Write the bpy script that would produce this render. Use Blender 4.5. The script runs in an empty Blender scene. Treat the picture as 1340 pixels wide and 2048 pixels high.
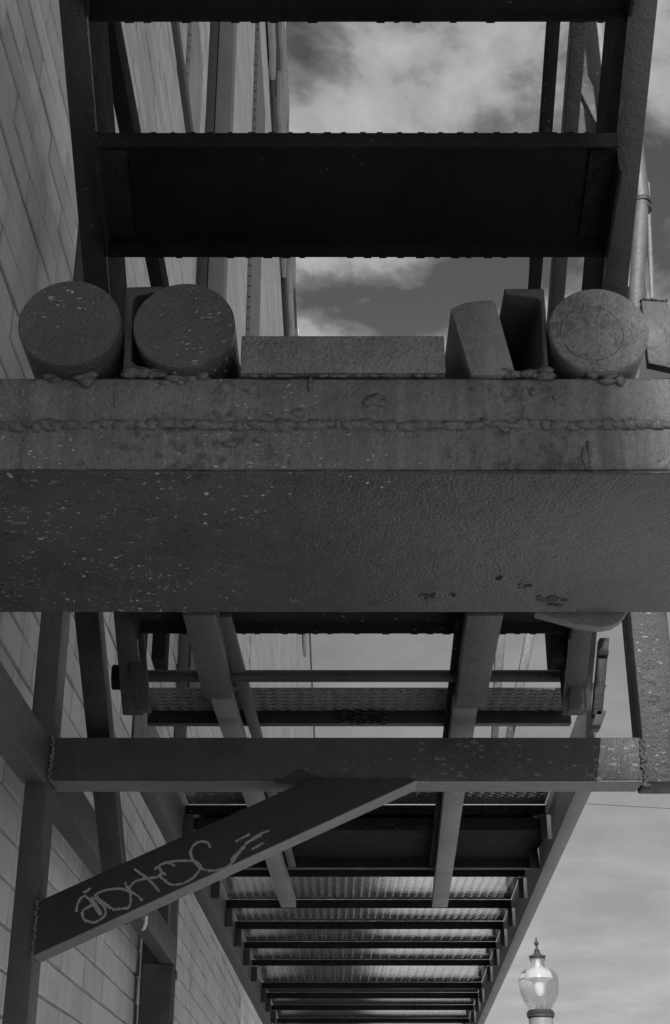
import bpy, bmesh, math, random
from mathutils import Vector, Matrix
random.seed(7)
C = bpy.context.scene.collection
S = bpy.context.scene
# ------------------------------------------------------------------ camera
F = 2844.0                      # focal length in photo pixels (50 mm on a 36 mm tall frame)
PITCH = math.radians(25.5)
CP, SP = math.cos(PITCH), math.sin(PITCH)
EYE = 3.0
cam_d = bpy.data.cameras.new('camera'); cam = bpy.data.objects.new('camera', cam_d); C.objects.link(cam)
cam.location = (0, 0, EYE); cam.rotation_euler = (math.pi/2 + PITCH, 0, 0)
cam_d.sensor_fit = 'VERTICAL'; cam_d.sensor_height = 36.0; cam_d.lens = 50.0
cam_d.clip_start = 0.05; cam_d.clip_end = 3000
S.camera = cam
# ------------------------------------------------------------------ world, sun
SUN_EL, SUN_AZ = math.radians(31), math.radians(182.78)    # azimuth from +Y towards +X
w = bpy.data.worlds.new('World'); S.world = w; w.use_nodes = True
nt = w.node_tree; nt.nodes.clear(); N = nt.nodes.new; L = nt.links.new
def math_node(nt, op, a, b=None, c=None, clamp=False):
    n = nt.nodes.new('ShaderNodeMath'); n.operation = op; n.use_clamp = clamp
    for i, x in enumerate((a, b, c)):
        if x is None: continue
        if isinstance(x, (int, float)): n.inputs[i].default_value = x
        else: nt.links.new(x, n.inputs[i])
    return n.outputs[0]
def ramp(nt, fac, stops):
    n = nt.nodes.new('ShaderNodeValToRGB'); nt.links.new(fac, n.inputs[0])
    e = n.color_ramp.elements
    while len(e) < len(stops): e.new(0.5)
    for el, (p, v) in zip(e, stops): el.position = p; el.color = (v, v, v, 1)
    return n.outputs[0]
out = N('ShaderNodeOutputWorld'); bg = N('ShaderNodeBackground'); bg.inputs[1].default_value = 0.10
sky = N('ShaderNodeTexSky'); sky.sky_type = 'NISHITA'; sky.sun_disc = False
sky.sun_elevation = SUN_EL; sky.sun_rotation = SUN_AZ
bw = N('ShaderNodeRGBToBW'); L(sky.outputs[0], bw.inputs[0])
tc = N('ShaderNodeTexCoord'); sep = N('ShaderNodeSeparateXYZ'); L(tc.outputs['Generated'], sep.inputs[0])
zz = math_node(nt, 'ADD', math_node(nt, 'MAXIMUM', sep.outputs[2], 0.0), 0.16)
px = math_node(nt, 'DIVIDE', sep.outputs[0], zz); py = math_node(nt, 'DIVIDE', sep.outputs[1], zz)
comb = N('ShaderNodeCombineXYZ'); L(px, comb.inputs[0]); L(py, comb.inputs[1]); comb.inputs[2].default_value = 3.7
n1 = N('ShaderNodeTexNoise'); n1.inputs['Scale'].default_value = 4.6; n1.inputs['Detail'].default_value = 9
n1.inputs['Roughness'].default_value = 0.56; n1.inputs['Distortion'].default_value = 0.25; L(comb.outputs[0], n1.inputs['Vector'])
n2 = N('ShaderNodeTexNoise'); n2.inputs['Scale'].default_value = 1.0; n2.inputs['Detail'].default_value = 3; L(comb.outputs[0], n2.inputs['Vector'])
cl = math_node(nt, 'ADD', math_node(nt, 'MULTIPLY', n1.outputs[0], 0.72), math_node(nt, 'MULTIPLY', n2.outputs[0], 0.28))
high = ramp(nt, cl, [(0.44, 0.3), (0.485, 1.8), (0.52, 4.2), (0.60, 6.6)])
low = ramp(nt, cl, [(0.40, 1.15), (0.62, 2.3)])
mixz = N('ShaderNodeMix'); mixz.data_type = 'RGBA'
mr = N('ShaderNodeMapRange'); mr.inputs['From Min'].default_value = 0.36; mr.inputs['From Max'].default_value = 0.56; L(sep.outputs[2], mr.inputs[0])
L(mr.outputs[0], mixz.inputs[0]); L(low, mixz.inputs[6]); L(high, mixz.inputs[7])
glow = N('ShaderNodeMapRange'); glow.inputs['From Min'].default_value = 0.36; glow.inputs['From Max'].default_value = 0.12
glow.inputs['To Min'].default_value = 1.0; glow.inputs['To Max'].default_value = 1.35; L(sep.outputs[2], glow.inputs[0])
vm = N('ShaderNodeVectorMath'); vm.operation = 'SCALE'; L(mixz.outputs[2], vm.inputs[0]); L(glow.outputs[0], vm.inputs['Scale'])
blend = N('ShaderNodeMix'); blend.data_type = 'RGBA'; blend.inputs[0].default_value = 0.38
L(vm.outputs[0], blend.inputs[6]); L(bw.outputs[0], blend.inputs[7])
L(blend.outputs[2], bg.inputs[0]); L(bg.outputs[0], out.inputs[0])
sun_d = bpy.data.lights.new('sun', 'SUN'); sun_d.energy = 5.0; sun_d.angle = math.radians(0.5); sun_d.color = (1, 1, 1)
sun = bpy.data.objects.new('sun', sun_d); C.objects.link(sun)
sd = Vector((math.sin(SUN_AZ)*math.cos(SUN_EL), math.cos(SUN_AZ)*math.cos(SUN_EL), math.sin(SUN_EL)))
sun.rotation_euler = sd.to_track_quat('Z', 'Y').to_euler(); sun.location = (0, 0, 30)
S.view_settings.view_transform = 'Standard'; S.view_settings.look = 'None'
S.view_settings.gamma = 1; S.view_settings.exposure = 0.22; S.view_settings.use_curve_mapping = False
S.render.engine = 'CYCLES'
# ------------------------------------------------------------------ geometry of the place
# All coordinates below are metres relative to the eye; world z = z + EYE
def ray(u, v):
    a, b = (u - 670)/F, (1024 - v)/F
    return Vector((a, CP - b*SP, SP + b*CP))
def Py(u, v, y): d = ray(u, v); return d*(y/d.y)
def Px(u, v, x): d = ray(u, v); return d*(x/d.x)
def Pz(u, v, z): d = ray(u, v); return d*(z/d.z)
def proj(p):
    d = p.y*CP + p.z*SP
    if d < 0.05: return None
    return (670 + F*p.x/d, 1024 - F*(-p.y*SP + p.z*CP)/d, d)
# ------------------------------------------------------------------ materials
def new_mat(name):
    m = bpy.data.materials.new(name); m.use_nodes = True; return m, m.node_tree, m.node_tree.nodes['Principled BSDF']
def noise(nt, vec, scale, detail=4, rough=0.55, dist=0):
    n = nt.nodes.new('ShaderNodeTexNoise'); n.inputs['Scale'].default_value = scale; n.inputs['Detail'].default_value = detail
    n.inputs['Roughness'].default_value = rough; n.inputs['Distortion'].default_value = dist
    nt.links.new(vec, n.inputs['Vector']); return n.outputs[0]
def mapped(nt, scale=(1, 1, 1)):
    g = nt.nodes.new('ShaderNodeNewGeometry'); m = nt.nodes.new('ShaderNodeMapping'); m.inputs['Scale'].default_value = scale
    nt.links.new(g.outputs['Position'], m.inputs[0]); return m.outputs[0]
def mixc(nt, fac, a, b):
    n = nt.nodes.new('ShaderNodeMix'); n.data_type = 'RGBA'
    for i, x in ((0, fac), (6, a), (7, b)):
        if isinstance(x, (int, float)): n.inputs[i].default_value = x if i == 0 else (x, x, x, 1)
        else: nt.links.new(x, n.inputs[i])
    return n.outputs[2]
def bump(nt, h, strength, dist, prev=None):
    b = nt.nodes.new('ShaderNodeBump'); b.inputs['Strength'].default_value = strength; b.inputs['Distance'].default_value = dist
    nt.links.new(h, b.inputs['Height'])
    if prev is not None: nt.links.new(prev, b.inputs['Normal'])
    return b.outputs[0]
def paint(name, base, var=0.35, rough=0.5, spots=0.0, spot_val=0.4, orange=0.5, pits=0.0, scratch=0.0, spot_scale=70, spot_dir=0, metal=0.0, coarse=0.5, spec=0.5, fine=0.0, streak=0.35):
    """painted / weathered steel"""
    m, nt, p = new_mat(name); v = mapped(nt)
    big = noise(nt, v, 3.2, 5, 0.6); mid = noise(nt, v, 21, 6, 0.7)
    f = math_node(nt, 'ADD', math_node(nt, 'MULTIPLY', big, 0.6), math_node(nt, 'MULTIPLY', mid, 0.4))
    col = ramp(nt, f, [(0.3, base*(1-var)), (0.5, base), (0.7, base*(1+var))])
    # vertical grime streaks
    st = noise(nt, mapped(nt, (26, 26, 1.6)), 1.0, 5, 0.65)
    col = mixc(nt, ramp(nt, st, [(0.45, 0.0), (0.75, streak)]), col, base*1.6)
    if spots:
        vn = nt.nodes.new('ShaderNodeTexVoronoi'); vn.inputs['Scale'].default_value = spot_scale
        wv = nt.nodes.new('ShaderNodeVectorMath'); wv.operation = 'ADD'
        nn = nt.nodes.new('ShaderNodeTexNoise'); nn.inputs['Scale'].default_value = 60; nt.links.new(v, nn.inputs['Vector'])
        sc = nt.nodes.new('ShaderNodeVectorMath'); sc.operation = 'SCALE'; sc.inputs['Scale'].default_value = 0.012
        nt.links.new(nn.outputs[1], sc.inputs[0]); nt.links.new(mapped(nt, (0.6, 0.6, 1.5)), wv.inputs[0]); nt.links.new(sc.outputs[0], wv.inputs[1])
        nt.links.new(wv.outputs[0], vn.inputs['Vector'])
        sepc = nt.nodes.new('ShaderNodeSeparateColor'); nt.links.new(vn.outputs['Color'], sepc.inputs[0])
        # radius differs from cell to cell; most cells have none
        rad = math_node(nt, 'MULTIPLY', math_node(nt, 'POWER', sepc.outputs[0], 3.0), 0.50)
        dens = ramp(nt, noise(nt, v, 2.1, 3), [(0.40, 0.15), (0.62, 1.0)])
        rad = math_node(nt, 'MULTIPLY', rad, math_node(nt, 'MULTIPLY', dens, spots))
        if spot_dir:   # flaking gets denser along x
            g = nt.nodes.new('ShaderNodeNewGeometry'); sx = nt.nodes.new('ShaderNodeSeparateXYZ'); nt.links.new(g.outputs['Position'], sx.inputs[0])
            mr = nt.nodes.new('ShaderNodeMapRange'); nt.links.new(sx.outputs[0], mr.inputs[0])
            mr.inputs['From Min'].default_value = -0.7*spot_dir; mr.inputs['From Max'].default_value = 0.5*spot_dir
            mr.inputs['To Min'].default_value = 0.0; mr.inputs['To Max'].default_value = 1.0
            rad = math_node(nt, 'MULTIPLY', rad, mr.outputs[0])
        mask = math_node(nt, 'LESS_THAN', vn.outputs['Distance'], rad)
        col = mixc(nt, math_node(nt, 'MULTIPLY', mask, 0.85), col, spot_val)
    if fine:
        v2 = nt.nodes.new('ShaderNodeTexVoronoi'); v2.inputs['Scale'].default_value = 330; nt.links.new(mapped(nt, (0.7, 0.7, 1.3)), v2.inputs['Vector'])
        s2 = nt.nodes.new('ShaderNodeSeparateColor'); nt.links.new(v2.outputs['Color'], s2.inputs[0])
        g2 = nt.nodes.new('ShaderNodeNewGeometry'); x2 = nt.nodes.new('ShaderNodeSeparateXYZ'); nt.links.new(g2.outputs['Position'], x2.inputs[0])
        fall = nt.nodes.new('ShaderNodeMapRange'); nt.links.new(x2.outputs[0], fall.inputs[0]); fall.inputs['From Min'].default_value = 0.45; fall.inputs['From Max'].default_value = -0.7
        fall.inputs['To Min'].default_value = 0.12; fall.inputs['To Max'].default_value = 1.0
        cl2 = ramp(nt, noise(nt, v, 7, 4, 0.7), [(0.42, 0.1), (0.6, 1.0)])
        r2 = math_node(nt, 'MULTIPLY', math_node(nt, 'MULTIPLY', math_node(nt, 'POWER', s2.outputs[0], 4.0), 0.5*fine), math_node(nt, 'MULTIPLY', fall.outputs[0], cl2))
        col = mixc(nt, math_node(nt, 'MULTIPLY', math_node(nt, 'LESS_THAN', v2.outputs['Distance'], r2), 0.8), col, 0.5)
    if pits:
        pn = noise(nt, v, 55, 6, 0.75); pd = noise(nt, v, 4.5, 3, 0.6)
        pm = ramp(nt, math_node(nt, 'ADD', math_node(nt, 'MULTIPLY', pn, 0.6), math_node(nt, 'MULTIPLY', pd, 0.4)), [(0.54, 0.0), (0.60, 1.0)])
        col = mixc(nt, math_node(nt, 'MULTIPLY', pm, pits), col, base*0.28)
    if scratch:
        sn = noise(nt, mapped(nt, (3, 3, 90)), 1.0, 6, 0.8)
        col = mixc(nt, ramp(nt, sn, [(0.62, 0), (0.74, scratch)]), col, base*2.6)
    grain = ramp(nt, noise(nt, mapped(nt, (1, 1, 0.6)), 230, 3, 0.7), [(0.36, 0.72), (0.64, 1.28)])
    mm = nt.nodes.new('ShaderNodeMix'); mm.data_type = 'RGBA'; mm.blend_type = 'MULTIPLY'; mm.inputs[0].default_value = orange*0.9
    nt.links.new(col, mm.inputs[6]); nt.links.new(grain, mm.inputs[7]); col = mm.outputs[2]
    nt.links.new(col, p.inputs['Base Color'])
    nt.links.new(ramp(nt, mid, [(0.3, rough*0.8), (0.7, min(1, rough*1.25))]), p.inputs['Roughness'])
    p.inputs['Metallic'].default_value = metal; p.inputs['Specular IOR Level'].default_value = spec
    b = bump(nt, noise(nt, v, 28, 5, 0.6, 0.4), coarse, 0.007)
    b = bump(nt, noise(nt, mapped(nt, (1, 1, 0.7)), 190, 3, 0.6), orange, 0.004, b)
    if pits: b = bump(nt, pm, -0.6, 0.002, b)
    if spots: b = bump(nt, mask, 0.4, 0.001, b)
    nt.links.new(b, p.inputs['Normal'])
    return m
M = {}
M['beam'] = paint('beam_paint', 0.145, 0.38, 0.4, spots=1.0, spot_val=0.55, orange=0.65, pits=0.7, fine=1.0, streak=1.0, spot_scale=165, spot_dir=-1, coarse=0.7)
M['beam_under'] = paint('beam_paint_shaded', 0.060, 0.5, 0.30, spots=1.1, spot_val=0.5, orange=0.45, pits=0.5, fine=1.3, streak=0.4, spot_scale=140, spot_dir=-1, coarse=0.34)  # flecked beam paint, base darkened to put underside shade into the colour
M['weight'] = paint('weight_paint', 0.09, 0.25, 0.36, fine=1.2,  spots=1.25, spot_val=0.5, orange=0.9, spot_scale=150, spot_dir=-1, coarse=0.6)
M['weight_clean'] = paint('weight_paint_clean', 0.21, 0.3, 0.42, orange=1.0, pits=0.5, coarse=1.0)
M['black'] = paint('black_steel', 0.020, 0.5, 0.75, spots=0.6, spot_val=0.14, orange=0.5, spot_scale=120, spec=0.05)
M['grime'] = paint('grimy_steel', 0.030, 0.8, 0.75, orange=1.0, pits=0.6, spec=0.1, coarse=1.0)
M['stringer'] = paint('stringer_steel', 0.075, 0.4, 0.48, orange=0.5, scratch=0.15)
M['dark'] = paint('dark_steel', 0.042, 0.45, 0.5, spots=0.35, spot_val=0.25, orange=0.5, spec=0.35)
M['flaking'] = paint('flaking_steel', 0.055, 0.45, 0.5, spots=1.8, spot_val=0.16, orange=0.5, spot_scale=95, spot_dir=1, pits=0.3)
M['grey'] = paint('grey_steel', 0.2, 0.4, 0.5, orange=0.6, scratch=0.25)
M['brace'] = paint('brace_steel', 0.036, 0.25, 0.6, orange=0.3, spec=0.3)
M['galv'] = paint('galvanised_steel', 0.12, 0.35, 0.55, spots=0.6, spot_val=0.5, orange=0.3, metal=0.25, spot_scale=55)
M['rust'] = paint('rusted_steel', 0.045, 0.6, 0.6, spots=0.85, spot_val=0.22, orange=0.8, pits=0.8, spot_scale=100)
M['plate'] = paint('diamond_plate', 0.55, 0.4, 0.065, spots=0.9, spot_val=0.8, orange=0.1, metal=0.85, spot_scale=26, coarse=0.05)
M['weld'] = paint('weld_metal', 0.14, 0.3, 0.26, orange=0.8)
M['light_edge'] = paint('pale_wear_and_light', 0.16, 0.4, 0.5, orange=0.6)  # pale steel for flecks and rod; also paints highlights and bounced light
def block_mat():
    m, nt, p = new_mat('painted_block'); v = mapped(nt)
    f = math_node(nt, 'ADD', math_node(nt, 'MULTIPLY', noise(nt, v, 0.9, 4), 0.6), math_node(nt, 'MULTIPLY', noise(nt, v, 9, 6, 0.7), 0.4))
    col = ramp(nt, f, [(0.3, 0.38), (0.5, 0.60), (0.7, 0.74)])
    oi = nt.nodes.new('ShaderNodeObjectInfo')
    col = mixc(nt, math_node(nt, 'MULTIPLY', oi.outputs['Random'], 0.55), col, 0.34)
    st = noise(nt, mapped(nt, (1, 9, 0.8)), 1.0, 5, 0.65)
    col = mixc(nt, ramp(nt, st, [(0.5, 0.0), (0.8, 0.45)]), col, 0.24)
    pit = ramp(nt, noise(nt, v, 85, 3, 0.6), [(0.66, 0), (0.72, 0.6)])
    col = mixc(nt, pit, col, 0.1)
    nt.links.new(col, p.inputs['Base Color']); p.inputs['Roughness'].default_value = 0.85
    b = bump(nt, noise(nt, v, 60, 6, 0.7), 0.5, 0.003); b = bump(nt, noise(nt, v, 8, 4), 0.3, 0.01, b); nt.links.new(b, p.inputs['Normal'])
    return m
M['block'] = block_mat()
def simple(name, val, rough=0.8, var=0.25, scale=8, bs=0.3, bd=0.005, metal=0):
    m, nt, p = new_mat(name); v = mapped(nt)
    f = noise(nt, v, scale, 6, 0.65)
    nt.links.new(ramp(nt, f, [(0.3, val*(1-var)), (0.7, val*(1+var))]), p.inputs['Base Color'])
    p.inputs['Roughness'].default_value = rough; p.inputs['Metallic'].default_value = metal
    nt.links.new(bump(nt, noise(nt, v, scale*8, 5, 0.6), bs, bd), p.inputs['Normal'])
    return m
M['mortar'] = simple('mortar', 0.30, 0.95, 0.35, 6, 0.6)
M['coping'] = simple('coping_metal', 0.07, 0.6, 0.3, 3)
M['pale'] = simple('pale_render', 0.6, 0.9, 0.3, 2.2)
M['pier'] = simple('grey_pier_paint', 0.2, 0.6, 0.15, 2)
M['downspout'] = simple('downspout_paint', 0.07, 0.55, 0.25, 3)
M['slate'] = simple('dark_brick', 0.045, 0.8, 0.45, 1.2)
M['slate_pale'] = simple('weathered_brick', 0.38, 0.85, 0.3, 1.2)
M['asphalt'] = simple('asphalt', 0.06, 0.9, 0.25, 30)
M['concrete'] = simple('concrete', 0.50, 0.85, 0.18, 3)
M['line'] = simple('road_paint', 0.7, 0.7, 0.15, 12)
M['chalk'] = simple('chalk', 0.38, 0.95, 0.4, 300)
M['gap'] = simple('dark_gap', 0.02, 0.9)
def brick_far():
    m, nt, p = new_mat('pale_brickwork')
    g = nt.nodes.new('ShaderNodeNewGeometry'); s = nt.nodes.new('ShaderNodeSeparateXYZ'); nt.links.new(g.outputs['Position'], s.inputs[0])
    c = nt.nodes.new('ShaderNodeCombineXYZ'); nt.links.new(s.outputs[1], c.inputs[0]); nt.links.new(s.outputs[2], c.inputs[1])
    b = nt.nodes.new('ShaderNodeTexBrick'); b.inputs['Color1'].default_value = (0.60,)*3+(1,); b.inputs['Color2'].default_value = (0.74,)*3+(1,)
    b.inputs['Mortar'].default_value = (0.42,)*3+(1,); b.inputs['Scale'].default_value = 1.0; b.inputs['Brick Width'].default_value = 0.6
    b.inputs['Row Height'].default_value = 0.2; b.inputs['Mortar Size'].default_value = 0.012; nt.links.new(c.outputs[0], b.inputs['Vector'])
    st = noise(nt, mapped(nt, (1, 0.22, 1.6)), 1.0, 7, 0.75)
    col = mixc(nt, ramp(nt, st, [(0.42, 0.0), (0.7, 0.7)]), b.outputs[0], 0.38)
    nt.links.new(col, p.inputs['Base Color']); p.inputs['Roughness'].default_value = 0.9
    return m
M['far_brick'] = brick_far()
def glass_mat():
    m, nt, p = new_mat('lamp_glass'); p.inputs['Base Color'].default_value = (0.92, 0.92, 0.92, 1)
    p.inputs['Transmission Weight'].default_value = 0.95; p.inputs['Roughness'].default_value = 0.12; p.inputs['IOR'].default_value = 1.3
    return m
M['glass'] = glass_mat()
M['lens'] = simple('frosted_lens', 0.85, 0.3, 0.02)
# ------------------------------------------------------------------ mesh helpers (eye-relative coordinates)
def smooth_some(bm, ang=40):
    for f in bm.faces: f.smooth = True
    for e in bm.edges:
        if len(e.link_faces) == 2 and e.calc_face_angle(0) > math.radians(ang): e.smooth = False
def hexa(bm, pts):
    """box from 8 corners: 0-3 one face, 4-7 the opposite one"""
    vs = [bm.verts.new(p) for p in pts]
    for q in ((0,1,2,3), (7,6,5,4), (0,4,5,1), (1,5,6,2), (2,6,7,3), (3,7,4,0)): bm.faces.new([vs[i] for i in q])
    return vs
def box(bm, x0, x1, y0, y1, z0, z1):
    return hexa(bm, [Vector(p) for p in ((x0,y0,z0),(x1,y0,z0),(x1,y0,z1),(x0,y0,z1),(x0,y1,z0),(x1,y1,z0),(x1,y1,z1),(x0,y1,z1))])
def prism(bm, loop, off):
    """closed outline loop extruded by off"""
    off = Vector(off); a = [bm.verts.new(p) for p in loop]; b = [bm.verts.new(Vector(p)+off) for p in loop]; n = len(loop)
    bm.faces.new(a); bm.faces.new(b[::-1])
    for i in range(n): bm.faces.new((a[(i+1) % n], a[i], b[i], b[(i+1) % n]))
def frame_of(d, up=Vector((0, 0, 1))):
    d = d.normalized(); r = d.cross(up)
    if r.length < 1e-4: r = d.cross(Vector((0, 1, 0)))
    r.normalize(); return r, r.cross(d).normalized()
def sweep(bm, profile, p0, p1, up=Vector((0, 0, 1))):
    """profile [(a,b)] a along right, b along up, extruded from p0 to p1"""
    r, u = frame_of(p1-p0, up); prism(bm, [p0 + r*a + u*b for a, b in profile], p1-p0)
def rect(w_, h_, cx=0, cy=0): return [(cx-w_/2, cy-h_/2), (cx+w_/2, cy-h_/2), (cx+w_/2, cy+h_/2), (cx-w_/2, cy+h_/2)]
def channel(depth, flange, t, side=1):
    """C section: web at a=0, flanges run to a=side*flange, b from 0 to depth"""
    s = side
    return [(0, 0), (s*flange, 0), (s*flange, t), (s*t, t*1.0), (s*t, depth-t), (s*flange, depth-t), (s*flange, depth), (0, depth)]
def tube(bm, pts, radii, seg=16, cap=True):
    rings = []
    n = len(pts)
    for i, p in enumerate(pts):
        d = (pts[min(i+1, n-1)] - pts[max(i-1, 0)])
        r, u = frame_of(d, Vector((0, 1, 0)) if abs(d.normalized().z) > 0.8 else Vector((0, 0, 1)))
        rr = radii[i] if isinstance(radii, (list, tuple)) else radii
        rings.append([bm.verts.new(p + (r*math.cos(2*math.pi*k/seg) + u*math.sin(2*math.pi*k/seg))*rr) for k in range(seg)])
    for a, b in zip(rings, rings[1:]):
        for k in range(seg): bm.faces.new((a[k], a[(k+1) % seg], b[(k+1) % seg], b[k]))
    if cap: bm.faces.new(rings[0][::-1]); bm.faces.new(rings[-1])
def lathe(bm, axis_xy, prof, seg=32):
    rings = [[bm.verts.new((axis_xy[0]+r*math.cos(2*math.pi*k/seg), axis_xy[1]+r*math.sin(2*math.pi*k/seg), z)) for k in range(seg)] for r, z in prof]
    for a, b in zip(rings, rings[1:]):
        for k in range(seg): bm.faces.new((a[k], a[(k+1) % seg], b[(k+1) % seg], b[k]))
    bm.faces.new(rings[0][::-1]); bm.faces.new(rings[-1])
def blob(bm, c, r, seed=0, sub=2):
    rnd = random.Random(seed)
    g = bmesh.ops.create_icosphere(bm, subdivisions=sub, radius=1)
    ph = [rnd.uniform(0, 6) for _ in range(3)]
    for v in g['verts']:
        k = 1 + 0.25*math.sin(4*v.co.x+ph[0]) * math.cos(5*v.co.y+ph[1]) + 0.15*math.sin(7*v.co.z+ph[2])
        v.co = Vector(c) + Vector((v.co.x*r[0], v.co.y*r[1], v.co.z*r[2]))*k
def finish(bm, bevel=0.0, seg=2):
    bmesh.ops.recalc_face_normals(bm, faces=bm.faces)
    if bevel:
        es = [e for e in bm.edges if len(e.link_faces) == 2 and e.calc_face_angle(0) > math.radians(35)]
        bmesh.ops.bevel(bm, geom=es, offset=bevel, segments=seg, profile=0.5, affect='EDGES', clamp_overlap=True)
        bmesh.ops.recalc_face_normals(bm, faces=bm.faces)
    smooth_some(bm)
def tag(o, label=None, cat=None, group=None, kind=None):
    if label: o['label'] = label
    if cat: o['category'] = cat
    if group: o['group'] = group
    if kind: o['kind'] = kind
    return o
def thing(name, label, cat, loc, group=None):
    """Empty at the base of a thing; loc eye-relative"""
    o = bpy.data.objects.new(name, None); C.objects.link(o); o.location = Vector(loc) + Vector((0, 0, EYE)); o.empty_display_size = 0.05
    o['_o'] = (loc[0], loc[1], loc[2]); return tag(o, label, cat, group)
def origin_of(p):
    o = Vector((0, 0, 0)); 
    while p is not None: o += p.location; p = p.parent
    return o
def obj(name, bm, mat, parent=None, bevel=0.0, seg=2, label=None, cat=None, group=None, kind=None, fin=True):
    if fin: finish(bm, bevel, seg)
    if 'weld' in name:
        for e in bm.edges: e.smooth = True
    xs = [v.co for v in bm.verts]
    c = Vector(((min(v.x for v in xs)+max(v.x for v in xs))/2, (min(v.y for v in xs)+max(v.y for v in xs))/2, min(v.z for v in xs)))
    for v in bm.verts: v.co -= c
    me = bpy.data.meshes.new(name); bm.to_mesh(me); bm.free()
    me.materials.append(mat)
    o = bpy.data.objects.new(name, me); C.objects.link(o)
    o.location = c + Vector((0, 0, EYE)) - origin_of(parent)
    if parent is not None: o.parent = parent
    return tag(o, label, cat, group, kind)
BM = bmesh.new
def copy_under(src, parent, dloc):
    c = src.copy(); C.objects.link(c); c.parent = parent; c.location = src.location + Vector(dloc)
    return c
# ================================================================== SETTING
G = -EYE
b = BM(); box(b, -300, 300, -150, 600, G-0.3, G-0.12); obj('ground', b, M['asphalt'], kind='structure')
b = BM(); box(b, -0.82, 0.86, -12, 90, G-0.12, G-0.004); obj('unseen_dark_strip', b, M['asphalt'], kind='structure')  # unseen dark strip, added to darken bounce and deck reflections near the wall
b = BM(); box(b, 0.864, 6.4, -12, 90, G-0.12, G); obj('pavement', b, M['concrete'], kind='structure', bevel=0.01)  # unseen pale paving, shaped to brighten reflections in the deck plates
b = BM(); box(b, 6.4, 6.55, -12, 90, G-0.12, G+0.006); obj('kerb', b, M['concrete'], kind='structure', bevel=0.02)
b = BM(); box(b, 6.55, 14.5, -60, 300, G-0.118, G-0.114); obj('road', b, M['asphalt'], kind='structure')
b = BM()
for i in range(20): box(b, 10.4, 10.52, -10+i*6, -7+i*6, G-0.114, G-0.110)
obj('road_marking', b, M['line'], kind='structure')
b = BM(); box(b, 14.5, 60, -60, 300, G-0.118, G-0.02); obj('far_pavement', b, M['concrete'], kind='structure')
# ------------------------------------------------------------------ block wall on the left
WX, CH, BL = -0.82, 0.1037, 0.3977
Z1, Y1 = 0.593, 4.65
ZT = 5.31; YE = 13.1
wall = thing('block_wall', 'tall painted concrete block wall running along the left side behind the stair', 'wall', (WX-0.15, 5, G))
b = BM(); box(b, WX-0.2, WX-0.0095, -3, YE-0.01, G, ZT-0.05); obj('mortar_bed', b, M['mortar'], wall)
def block_bm(l, h, seed):
    rnd = random.Random(seed); bb = BM(); c = 0.0035
    def J(): return rnd.uniform(-0.0012, 0.0012)
    yz0 = [(-l/2, 0), (l/2, 0), (l/2, h), (-l/2, h)]
    back = [bb.verts.new((-0.03, y, z)) for y, z in yz0]
    mid = [bb.verts.new((-c*0.8, y+J(), z+J())) for y, z in yz0]
    fr = [bb.verts.new((J(), y*(1-2*c/l), c + (z)*(h-2*c)/h)) for y, z in yz0]
    for i in range(4):
        j = (i+1) % 4
        bb.faces.new((back[i], back[j], mid[j], mid[i])); bb.faces.new((mid[i], mid[j], fr[j], fr[i]))
    bb.faces.new(fr); bmesh.ops.recalc_face_normals(bb, faces=bb.faces)
    me = bpy.data.meshes.new('block'); bb.to_mesh(me); bb.free(); me.materials.append(M['block']); return me
JT = 0.0092
block_meshes = [block_bm(BL-JT, CH-JT, s) for s in range(6)]
cells = []
for r in range(int((G-Z1)/CH)-1, int((ZT-Z1)/CH)+1):
    z0 = Z1 + r*CH
    if z0 < G-0.001 or z0+CH > ZT: continue
    off = 0 if r % 2 else BL/2
    k0 = int((-3-Y1)/BL)-1
    for k in range(k0, int((YE-Y1)/BL)+2):
        yc = Y1 + k*BL + off + BL/2
        if yc-BL/2 < -3 or yc+BL/2 > YE: continue
        area = 0; cs = [proj(Vector((WX, yc+sy*BL/2, z0+sz*CH))) for sy, sz in ((-1,0),(1,0),(1,1),(-1,1))]
        if all(cs) and any(-40 < c[0] < 1340 and -40 < c[1] < 2090 for c in cs):
            u = (cs[0][0]+cs[2][0])/2; v = (cs[0][1]+cs[2][1])/2
            area = abs(sum(cs[i][0]*cs[(i+1)%4][1]-cs[(i+1)%4][0]*cs[i][1] for i in range(4)))/2
            if 755 < v < 1225: area = 0
        cells.append((area, yc, z0))
cells.sort(reverse=True)
rb = random.Random(3); bb = BM()
for i, (a, yc, z0) in enumerate(cells):
    dx = rb.uniform(-0.003, 0.003); rz = rb.uniform(-0.007, 0.007)
    if i < 300:
        o = bpy.data.objects.new('block', block_meshes[i % 6]); C.objects.link(o); o.parent = wall
        o.location = Vector((WX+dx, yc, z0+JT/2+EYE)) - wall.location; o.rotation_euler = (0, 0, rz)
    else:
        n0 = len(bb.verts); bb.from_mesh(block_meshes[i % 6]); bb.verts.ensure_lookup_table()
        for v in bb.verts[n0:]: v.co += Vector((WX+dx + v.co.y*rz, yc, z0+JT/2))
obj('block', bb, M['block'], wall, kind='stuff', fin=False)
b = BM(); box(b, WX-0.25, WX+0.03, -3, YE, ZT-0.045, ZT+0.05)
obj('coping', b, M['coping'], wall, bevel=0.006)
b = BM(); box(b, WX-0.19, WX+0.004, YE-0.008, YE+0.35, G, ZT-0.047); obj('end_pier', b, M['pale'], wall, bevel=0.01)
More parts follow.
